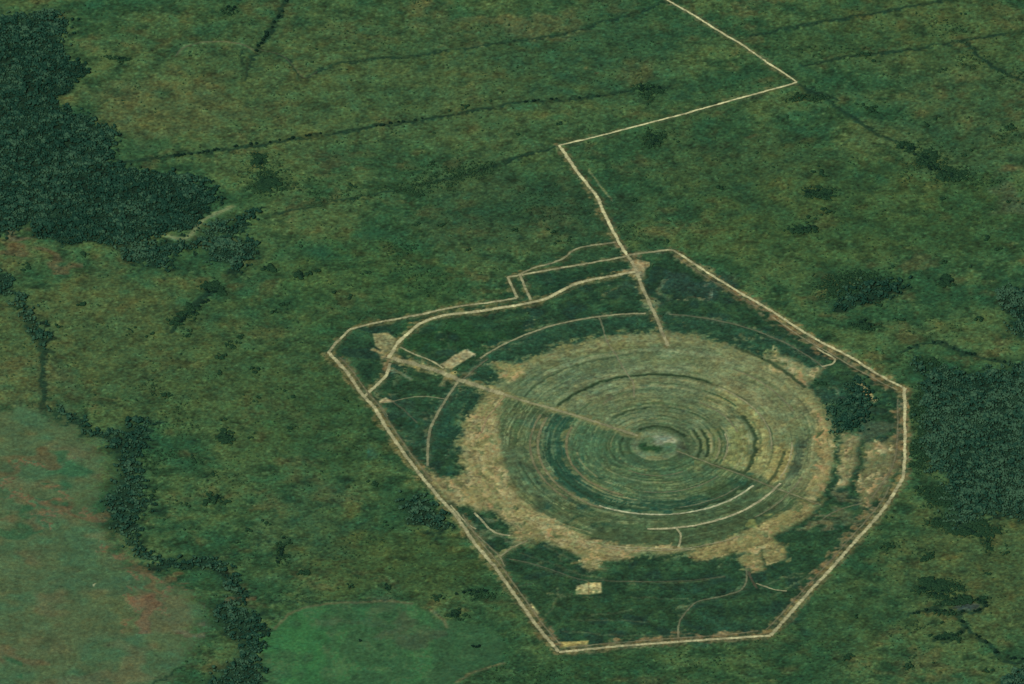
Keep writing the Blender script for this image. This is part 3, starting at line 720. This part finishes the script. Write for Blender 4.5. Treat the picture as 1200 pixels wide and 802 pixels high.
ground_me = mesh_from('ground', np.concatenate(vs), np.concatenate(fs).ravel(), 4, np.concatenate(cs), 'cover')
add('ground', ground_me, M_LAND, 'patchy green and olive meadow covering the whole plain', 'ground', 'structure')

reg_face = region[:-1, :-1].ravel()
INFO = {'crop_field': ('smooth bright green crop field with a rounded pale border', 'field'),
        'ring_clearing': ('large round grassy clearing marked with concentric rings', 'clearing')}
INFO.update({k: (v[2], v[3]) for k, v in EARTH.items()}); INFO.update({k: (v[2], v[3]) for k, v in PADS.items()})
for k, rid in regions.items():
    fsel = quads[reg_face == rid]
    if not len(fsel):
        continue
    used, inv = np.unique(fsel.ravel(), return_inverse=True)
    p = XYZ.reshape(-1, 3)[used].copy(); p[:, 2] += .25 if k in ('ring_clearing', 'crop_field') else .3
    me = mesh_from(k, p, inv.astype(np.int32), 4, LAND.reshape(-1, 3)[used], 'cover')
    add(k, me, M_EARTH if k in EARTH or k in PADS else M_TURF, INFO[k][0], INFO[k][1], 'structure')


# ------------------------------------------------------------------ roads as draped strips
def strip_mesh(name, pts, wid, tone, c, lift, seed):
    g = np.random.default_rng(seed)
    wx, wy = to_world(pts[:, 0], pts[:, 1])
    seg = np.hypot(np.diff(wx), np.diff(wy)); L = np.concatenate([[0], np.cumsum(seg)])
    n = max(4, int(L[-1] / 6.0)); s = np.linspace(0, L[-1], n)
    x = np.interp(s, L, wx); y = np.interp(s, L, wy)
    tx = np.gradient(x); ty = np.gradient(y); ln = np.hypot(tx, ty); nx, ny = -ty / ln, tx / ln

    def rnd(k):
        r = g.standard_normal(n + 2 * k); ker = np.ones(k) / math.sqrt(k)
        return np.convolve(r, ker, 'same')[k:k + n]
    wob = .6 * rnd(9) + .4 * rnd(3)
    wl = wid / 2 * np.clip(1 + .14 * rnd(4) + .10 * rnd(1), .55, 1.5); wr = wid / 2 * np.clip(1 + .14 * rnd(4) + .10 * rnd(1), .55, 1.5)
    offs = [-1.0, -.6, -.25, .25, .6, 1.0]
    br = np.clip(tone * (1 + .07 * rnd(6) + .06 * rnd(2)), .3, 1.25)
    V_, C_ = [], []
    ux = lambda x_: x_ / S + 600
    vy = lambda y_: 401 - y_ * K / S
    for o_ in offs:
        hw = np.where(o_ < 0, wl, wr)
        px = x + nx * (o_ * hw + wob); py = y + ny * (o_ * hw + wob)
        u_, v_ = ux(px), vy(py)
        z = ground_z(u_, v_) + lift
        i = np.clip(np.rint(u_ - U0).astype(int), 0, NU - 1); j = np.clip(np.rint(v_ - V0).astype(int), 0, NV - 1)
        under = C[j, i]
        rut = {1.0: .25, .6: .85, .25: 1.0}[abs(o_)] * np.ones(n)
        if abs(o_) == .25:
            rut *= .93
        rut = np.clip(rut * np.minimum(1, tone * 1.08), 0, 1)[:, None]
        cc = np.array(c)[None] * (br * (1 + .05 * g.standard_normal(n)))[:, None]
        cc = under * (1 - rut) + cc * rut
        V_.append(np.stack([px, py, z], 1)); C_.append(lin(cc))
    k = len(offs)
    V_ = np.stack(V_, 1).reshape(-1, 3); C_ = np.stack(C_, 1).reshape(-1, 3)
    a = (np.arange(n - 1)[:, None] * k + np.arange(k - 1)[None]).ravel()
    f = np.stack([a, a + k, a + k + 1, a + 1], -1)[:, ::-1]
    return mesh_from(name, V_, f.ravel().astype(np.int32), 4, C_, 'cover')


for i, (name, label, cat, pts, wid, tone, verge, vcol, c) in enumerate(ROADS):
    add(name, strip_mesh(name, pts, wid, tone, c, .55 + .012 * i, 100 + i), M_ROAD, label, cat, 'structure')
add('creek_bed', strip_mesh('creek_bed', CREEK, 20, .72, (150, 168, 112), .5, 77), M_EARTH, 'pale winding creek bed between two dark woods', 'creek bed', 'structure')


# ------------------------------------------------------------------ woods
def ico1():
    import bmesh
    bm = bmesh.new(); bmesh.ops.create_icosphere(bm, subdivisions=2, radius=1)
    v = np.array([q.co[:] for q in bm.verts]); f = np.array([[q.index for q in p.verts] for p in bm.faces])
    bm.free(); return v, f


ICO_V, ICO_F = ico1()


def crown_template(seed, tall):
    """An uneven crown with a short trunk, about 1 unit high, for trees of a closed wood."""
    g = np.random.default_rng(seed)
    v = ICO_V.copy()
    lob = g.standard_normal((7, 3)); lob /= np.linalg.norm(lob, axis=1, keepdims=True)
    r = .62 + .42 * np.max(np.clip(v @ lob.T, 0, 1) ** 3, axis=1) + .10 * g.standard_normal(len(v))
    v = v * r[:, None]
    v[:, :2] *= .36 if tall else .43
    if tall:
        v[:, :2] *= (1.15 - .55 * np.clip(v[:, 2:] + .3, 0, 1))
    v[:, 2] = v[:, 2] * .40 + .58
    tr = np.array([[.03, 0, 0], [-.015, .026, 0], [-.015, -.026, 0], [.02, 0, .4], [-.01, .017, .4], [-.01, -.017, .4]])
    n = len(v)
    tf = np.array([[0, 1, 4], [0, 4, 3], [1, 2, 5], [1, 5, 4], [2, 0, 3], [2, 3, 5]]) + n
    return np.concatenate([v, tr]), np.concatenate([ICO_F, tf])


TEMPL = [crown_template(s, s % 3 == 0) for s in range(6)]


def scatter_mesh(name, u, v, h, tint, seed, broad=1.0):
    g = np.random.default_rng(seed)
    x, y = to_world(u, v); z = ground_z(u, v) - .1
    which = g.integers(0, len(TEMPL), len(u)); th = g.uniform(0, 2 * math.pi, len(u)); wd = g.uniform(.85, 1.25, len(u)) * broad
    Vs, Fs, Ts = [], [], []; off = 0
    for k, (tv, tf) in enumerate(TEMPL):
        s = np.where(which == k)[0]
        if not len(s): continue
        c_, s_ = np.cos(th[s])[:, None], np.sin(th[s])[:, None]
        hx = (tv[None, :, 0] * c_ - tv[None, :, 1] * s_) * (h[s] * wd[s])[:, None] + x[s][:, None]
        hy = (tv[None, :, 0] * s_ + tv[None, :, 1] * c_) * (h[s] * wd[s])[:, None] + y[s][:, None]
        hz = tv[None, :, 2] * h[s][:, None] + z[s][:, None]
        Vs.append(np.stack([hx, hy, hz], -1).reshape(-1, 3))
        Ts.append((tint[s][:, None] + .12 * (tv[None, :, 2] - .5) * 0 + .10 * g.standard_normal((len(s), len(tv)))).ravel())
        Fs.append((tf[None] + (off + np.arange(len(s)) * len(tv))[:, None, None]).reshape(-1))
        off += len(s) * len(tv)
    return mesh_from(name, np.concatenate(Vs), np.concatenate(Fs).astype(np.int32), 3, np.clip(np.concatenate(Ts), 0, 1), 'tint', True, False)


def samp(A, u, v):
    i = np.clip(np.rint(u - U0).astype(int), 0, NU - 1); j = np.clip(np.rint(v - V0).astype(int), 0, NV - 1)
    return A[j, i]


for wi, (k, (pts, label, cat)) in enumerate(WOODS.items()):
    g = np.random.default_rng(300 + wi)
    a, b = max(pts[:, 0].min(), -60) - 4, min(pts[:, 0].max(), 1260) + 4
    c_, d = pts[:, 1].min() - 4, min(pts[:, 1].max(), 850) + 4
    sp = 8.4
    gu = np.arange(a, b, sp / S); gv = np.arange(c_, d, sp * K / S)
    qu, qv = np.meshgrid(gu, gv); qu = qu.ravel() + g.uniform(-.5, .5, qu.size) * sp / S; qv = qv.ravel() + g.uniform(-.5, .5, qv.size) * sp * K / S
    sl, m = mpoly(pts, 4, 2.2)
    M = np.zeros((NV, NU), np.float32); M[sl] = m
    dens = samp(M, qu, qv) * np.clip(.86 + .18 * samp(n3, qu, qv) + .24 * samp(n2b, qu, qv) + .15 * samp(n1b, qu, qv), 0, 1)
    if k in ('riverside_wood', 'field_wood', 'stream_wood', 'copse', 'thicket'):
        dens *= np.clip(.62 + .4 * samp(n2b, qu, qv), 0, 1)
    dens *= (samp(roadmask, qu, qv) < .3)
    keep = g.uniform(0, 1, qu.size) < dens
    qu, qv = qu[keep], qv[keep]
    h = np.clip(12.5 + 2.2 * samp(n3b, qu, qv) + 2.6 * samp(n2b, qu, qv) + g.normal(0, 2.6, len(qu)), 6, 26)
    tint = np.clip(.38 + .10 * samp(n4b, qu, qv) + .08 * samp(n3, qu, qv) + .18 * samp(n2, qu, qv) + .12 * samp(n1, qu, qv) + g.normal(0, .12, len(qu)), 0, .9)
    add(k, scatter_mesh(k, qu, qv, h, tint, 400 + wi), M_LEAF, label, cat, 'stuff')

# scrub: low bushes over the rough meadow, thick in places
g = np.random.default_rng(77)
qu = g.uniform(-30, 1230, 90000); qv = g.uniform(-30, 840, 90000)
THICK = np.zeros((NV, NU), np.float32)
extra = []
kn = random.Random(31)
KNOTS = tuple((kn.uniform(0, 480), kn.uniform(190, 700), kn.uniform(2, 6), kn.uniform(1.2, 2.6), .85) for _ in range(80)) + tuple((kn.uniform(960, 1200), kn.uniform(20, 790), kn.uniform(2, 6), kn.uniform(1.2, 2.8), .85) for _ in range(70)) + tuple((kn.uniform(480, 960), kn.uniform(100, 300), kn.uniform(2, 5), kn.uniform(1.2, 2.2), .8) for _ in range(34))
for (cu, cv, ru, rv, dn) in KNOTS + ((306, 205, 28, 28, .5), (315, 216, 12, 10, .95), (303, 190, 7, 7, .9), (345, 215, 30, 14, .35), (395, 232, 40, 8, .4), (520, 208, 45, 14, .55), (480, 222, 40, 6, .5), (560, 198, 30, 8, .5), (250, 338, 12, 6, .9),
                             (222, 366, 12, 8, .7), (205, 380, 10, 6, .7), (314, 315, 7, 3.5, 1), (352, 324, 8, 3.5, 1), (264, 514, 9, 7, .9), (252, 585, 11, 3.5, 1), (332, 645, 6, 18, .6), (960, 228, 20, 7, .7), (940, 270, 18, 3, .9),
                             (767, 163, 12, 8, .6), (785, 158, 22, 8, .3), (758, 105, 20, 5, .6), (760, 112, 10, 5, .6), (1090, 192, 48, 24, .3), (1112, 205, 18, 8, .7), (1090, 188, 16, 8, .7), (1062, 174, 12, 5, .7), (1100, 690, 30, 10, .6), (1090, 684, 14, 6, .8),
                             (1125, 705, 34, 4, .8), (1105, 719, 18, 3, .6), (1112, 748, 20, 4, .8), (1015, 381, 18, 6, .6), (1012, 376, 8, 4, .9), (1108, 329, 11, 5, .9), (1095, 385, 40, 10, .3), (560, 696, 24, 4, .6), (517, 702, 7, 3, .8), (535, 721, 12, 5, .8),
                             (453, 688, 5, 5, .9), (270, 12, 10, 6, .6), (138, 69, 18, 2.5, .8), (1108, 612, 22, 8, .6), (1135, 622, 20, 8, .6), (1160, 640, 10, 6, .6), (1100, 35, 30, 10, .4), (1140, 70, 26, 12, .4), (1180, 90, 20, 10, .4), (495, 600, 40, 16, .35),
                             (420, 640, 40, 20, .25), (200, 500, 26, 14, .35), (175, 540, 20, 14, .4), (210, 535, 30, 10, .3), (165, 600, 10, 10, .4), (290, 655, 20, 6, .3), (640, 240, 40, 20, .3), (500, 330, 30, 16, .35), (470, 300, 16, 20, .4), (980, 60, 60, 8, .3),
                             (1155, 210, 30, 10, .4), (1180, 160, 20, 12, .4), (1010, 250, 60, 10, .2), (950, 115, 20, 6, .6), (930, 118, 14, 5, .5), (340, 700, 40, 6, .25), (480, 400, 1, 1, .0), (250, 560, 40, 20, .2), (215, 470, 30, 12, .25), (165, 450, 14, 6, .5), (185, 455, 10, 8, .4), (270, 405, 10, 4, .6), (740, 275, 20, 12, .4), (690, 320, 1, 1, 0),
                             (1080, 480, 12, 30, .62), (1078, 530, 12, 24, .62), (1092, 580, 16, 16, .7), (1085, 425, 16, 8, .65), (1140, 620, 36, 8, .62), (1000, 335, 46, 18, .62), (800, 780, 60, 12, .25), (620, 790, 60, 10, .3), (1075, 735, 20, 6, .4), (1060, 640, 30, 12, .25), (940, 690, 20, 12, .2)):
    sl = box(np.array([[cu - ru * 1.5, cv - rv * 1.5], [cu + ru * 1.5, cv + rv * 1.5]]), 3)
    qq = np.sqrt(((U[sl] - cu + 2.2 * wu[sl]) / ru) ** 2 + ((V[sl] - cv + 2.2 * wv[sl]) / rv) ** 2)
    dn = dn * (.55 if dn < .6 else 1)
    ne = int(11 * ru * rv * dn)
    if ne:
        extra.append(np.stack([cu + ru * 1.3 * g.uniform(-1, 1, ne), cv + rv * 1.3 * g.uniform(-1, 1, ne)], 1))
    THICK[sl] = np.maximum(THICK[sl], dn * (1 - sstep(.6, 1.25, qq)))
extra = np.concatenate(extra)
n_all = len(qu); qu = np.concatenate([qu, extra[:, 0]]); qv = np.concatenate([qv, extra[:, 1]])
dens = np.clip(.02 + .12 * samp(n3, qu, qv) + .09 * samp(n4b, qu, qv) + .14 * samp(n2, qu, qv), 0, 1)
PM = np.zeros((NV, NU), np.float32); sl, m = mpoly(PERIM, 3, .3); PM[sl] = m
dens *= (1 - np.clip(samp(calm, qu, qv) * 2, 0, 1)) * (1 - .75 * samp(PM, qu, qv))
thick = samp(THICK, qu, qv)
dens[n_all:] = 0
dens = np.maximum(dens, thick * (samp(calm, qu, qv) < .3)) * (1 - samp(inside_wood, qu, qv)) * (samp(roadmask, qu, qv) < .05) * (samp(region, qu, qv) == 0)
keep = g.uniform(0, 1, len(qu)) < dens
qu, qv, thick = qu[keep], qv[keep], thick[keep]
add('scrub', scatter_mesh('scrub', qu, qv, np.clip(g.normal(5.5, 1.6, len(qu)) + 6.5 * thick ** 2, 2.5, 14), np.clip(g.normal(.34, .18, len(qu)) - .45 * thick, 0, .9), 78, 1.6), M_LEAF2,
    'low scattered scrub bushes dotting the rough meadow', 'scrub', 'stuff')


# ------------------------------------------------------------------ single trees, each a thing with crown and trunk
def cone(rings_):
    """tube through (x, y, z, r) rings, 6-sided"""
    vs_, fs_ = [], []
    for (x, y, z, r) in rings_:
        for k in range(6):
            vs_.append((x + r * math.cos(k * math.pi / 3), y + r * math.sin(k * math.pi / 3), z))
    for i in range(len(rings_) - 1):
        for k in range(6):
            a, b = i * 6 + k, i * 6 + (k + 1) % 6
            fs_ += [(a, b, b + 6), (a, b + 6, a + 6)]
    return vs_, fs_


def tree_meshes(seed):
    g = random.Random(seed)
    vs_, fs_ = cone([(0, 0, -.3, .38), (.05, .02, 2.5, .3), (.1, .1, 6, .2), (.1, .15, 9.5, .08)])
    ends = [(0.1, .1, 8.5)]
    for k in range(6):
        a = k * 1.05 + g.uniform(-.3, .3); z0 = g.uniform(2.6, 5.5); L = g.uniform(2.4, 3.6)
        e = (L * math.cos(a), L * math.sin(a), z0 + g.uniform(1.4, 2.8)); ends.append(e)
        v2, f2 = cone([(.06, .05, z0, .13), (e[0] * .5, e[1] * .5, (z0 + e[2]) / 2 - .1, .09), (*e, .04)])
        o = len(vs_); vs_ += v2; fs_ += [tuple(i + o for i in f) for f in f2]
    tm = mesh_from('trunk', np.array(vs_), np.array(fs_, np.int32).ravel(), 3, shade=True)
    cv, cf, ct = [], [], []
    for e in ends * 2 + [(0, 0, 7.2), (.8, -.5, 6.4), (-.9, .6, 6.0), (.2, 1.0, 9.2)]:
        c0 = [e[i] * g.uniform(.72, 1.05) for i in range(3)]; rr = g.uniform(1.3, 2.0); tt = g.uniform(.1, .6)
        for _ in range(80):
            d = Vector((g.gauss(0, 1), g.gauss(0, 1), g.gauss(0, 1))).normalized() * rr * g.uniform(.45, 1.08)
            p = Vector(c0) + d; p.z = max(p.z, 1.6)
            t1 = Vector((g.gauss(0, 1), g.gauss(0, 1), g.gauss(0, .6))).normalized(); t2 = t1.cross(d.normalized() + Vector((0, 0, .01))).normalized()
            s = g.uniform(.26, .5); o = len(cv)
            cv += [p + t1 * s, p + t2 * s, p - t1 * s, p - t2 * s]; cf.append((o, o + 1, o + 2, o + 3)); ct += [tt + g.uniform(-.08, .08)] * 4
    cm = mesh_from('crown', np.array([q[:] for q in cv]), np.array(cf, np.int32).ravel(), 4, np.array(ct), 'tint', True, False)
    return cm, tm


PROTO = [tree_meshes(s) for s in (1, 2, 3, 4)]
for cm, tm in PROTO:
    cm.materials.append(M_TREE); tm.materials.append(M_BARK)
tg = random.Random(9)


def tree(u, v, h, label, group=None, wide=1.0):
    cm, tm = tg.choice(PROTO)
    x, y = to_world(u, v)
    r = bpy.data.objects.new('tree', None); r.empty_display_size = 2; col.objects.link(r)
    r.location = (float(x), float(y), float(ground_z(u, v)) - .05)
    s = h / 10.5
    r.scale = (s * wide, s * wide, s); r.rotation_euler = (0, 0, tg.uniform(0, 6.28))
    r['label'] = label; r['category'] = 'tree'
    if group: r['group'] = group
    for nm, me in (('crown', cm), ('trunk', tm)):
        o = bpy.data.objects.new(nm, me); col.objects.link(o); o.parent = r


def row(s, n, spread, label, group, h=(11, 17)):
    pts = smooth(P(s)); L = np.concatenate([[0], np.cumsum(np.hypot(np.diff(pts[:, 0]), np.diff(pts[:, 1]) / K))])
    for k in range(n):
        t_ = tg.uniform(0, L[-1])
        tree(np.interp(t_, L, pts[:, 0]) + tg.gauss(0, spread), np.interp(t_, L, pts[:, 1]) + tg.gauss(0, spread * K), tg.uniform(*h), label, group, tg.uniform(1.1, 1.7))


def clump(u, v, ru, rv, n, label, group, h=(11, 17)):
    for k in range(n):
        a, q_ = tg.uniform(0, 6.28), math.sqrt(tg.uniform(0, 1))
        tree(u + ru * q_ * math.cos(a), v + rv * q_ * math.sin(a), tg.uniform(*h), label, group, tg.uniform(1.1, 1.7))


tree(422, 753, 13, 'lone dark tree standing in the middle of the smooth crop field', wide=1.7)
clump(558, 757, 4, 2.2, 4, 'dark tree of the small clump at the east end of the smooth crop field', 'clump in the crop field')
row('204,184 228,181 270,174 322,167 378,158', 32, .8, 'dark tree in the broken row running east from the large forest', 'broken row by the large forest')
row('440,149 500,139', 10, .9, 'dark tree in the sparse middle stretch of the long ditch row', 'sparse ditch row')
row('615,122 650,118 700,115', 8, .9, 'dark tree at the far end of the long ditch row', 'far end of the ditch row')
clump(314, 217, 9, 8, 12, 'dark tree in the loose cluster south of the broken row', 'loose cluster below the row')
clump(303, 190, 5, 5, 6, 'dark tree in the tight knot touching the broken row', 'tight knot at the row')
row('204,383 225,366 242,352', 16, 1.6, 'dark tree in the slanting line below the forked wood', 'slanting line of trees')
clump(248, 340, 9, 4, 9, 'dark tree in the cluster at the upper end of the slanting line', 'cluster above the slanting line')
clump(314, 315, 5, 2.4, 4, 'dark tree of the western pair of knots in open meadow', 'western meadow knot')
clump(352, 324, 5, 2.4, 4, 'dark tree of the eastern pair of knots in open meadow', 'eastern meadow knot')
row('1050,168 1075,181 1100,200 1128,215', 34, 3, 'dark tree in the dense slanting belt beyond the sharp road bend', 'slanting tree belt')
clump(960, 228, 14, 5, 10, 'dark tree in the small scatter in the meadow below the road bend', 'small meadow scatter')
row('925,273 955,267', 7, .8, 'dark tree in the short flat row south of the small scatter', 'short flat row')
clump(264, 515, 7, 5, 7, 'dark tree in the isolated knot in patchy scrub east of the river', 'isolated knot by the river')
clump(252, 585, 8, 2.4, 6, 'dark tree in the flat knot south of the isolated one', 'flat knot in scrub')
row('334,630 330,645 326,662', 11, 1, 'dark tree in the short upright row north of the crop field', 'short upright row')
row('300,62 308,48 320,28 336,2', 20, .9, 'dark tree along the straight ditch that meets a bent track', 'trees along the straight ditch')
clump(453, 688, 3, 3, 4, 'dark tree of the tiny knot just above the crop field', 'tiny knot above the field')
row('515,703 545,696 570,694', 11, 1.4, 'dark tree in the ragged row beside the south west perimeter road', 'ragged row by the road')
clump(535, 721, 8, 3, 6, 'dark tree in the knot between the crop field and perimeter road', 'knot beside the crop field')
clump(767, 163, 9, 6, 9, 'dark tree in the cluster below the straight narrow road', 'cluster below the narrow road')
clump(760, 105, 14, 4, 8, 'dark tree in the cluster above the straight narrow road', 'cluster above the narrow road')
clump(1100, 690, 22, 8, 14, 'dark tree in the open cluster north of the ring shaped pond hedge', 'open cluster by the pond')
row('1066,722 1092,714 1110,705 1132,702 1156,710 1140,719 1115,717 1092,716', 24, .8, 'dark tree in the looped hedge around the small grey pond', 'looped pond hedge')
row('1125,728 1140,742 1155,755 1172,769 1200,774', 16, 1, 'dark tree along the brook below the looped pond hedge', 'brook trees')
row('1094,752 1112,750 1132,739', 12, 1.4, 'dark tree in the short bar below the looped pond hedge', 'short tree bar')
row('1095,608 1122,613 1148,630 1166,642', 16, 2, 'dark tree in the trail leaving the south corner of the broad forest', 'trail off the broad forest')
row('1056,415 1075,405 1102,402 1122,411 1160,421 1196,430', 20, .7, 'dark tree in the curved hedge north of the broad forest', 'curved hedge')
clump(1012, 380, 14, 5, 8, 'dark tree in the scatter below the irregular copse', 'scatter below the copse')
clump(1109, 329, 9, 4, 7, 'dark tree in the knot between the copse and the small dark wood', 'knot beside the copse')
clump(271, 12, 7, 4, 5, 'dark tree in the knot west of the straight ditch', 'knot west of the ditch')
row('126,70 152,69', 5, .6, 'dark tree in the very short row near the upper forest edge', 'very short row')
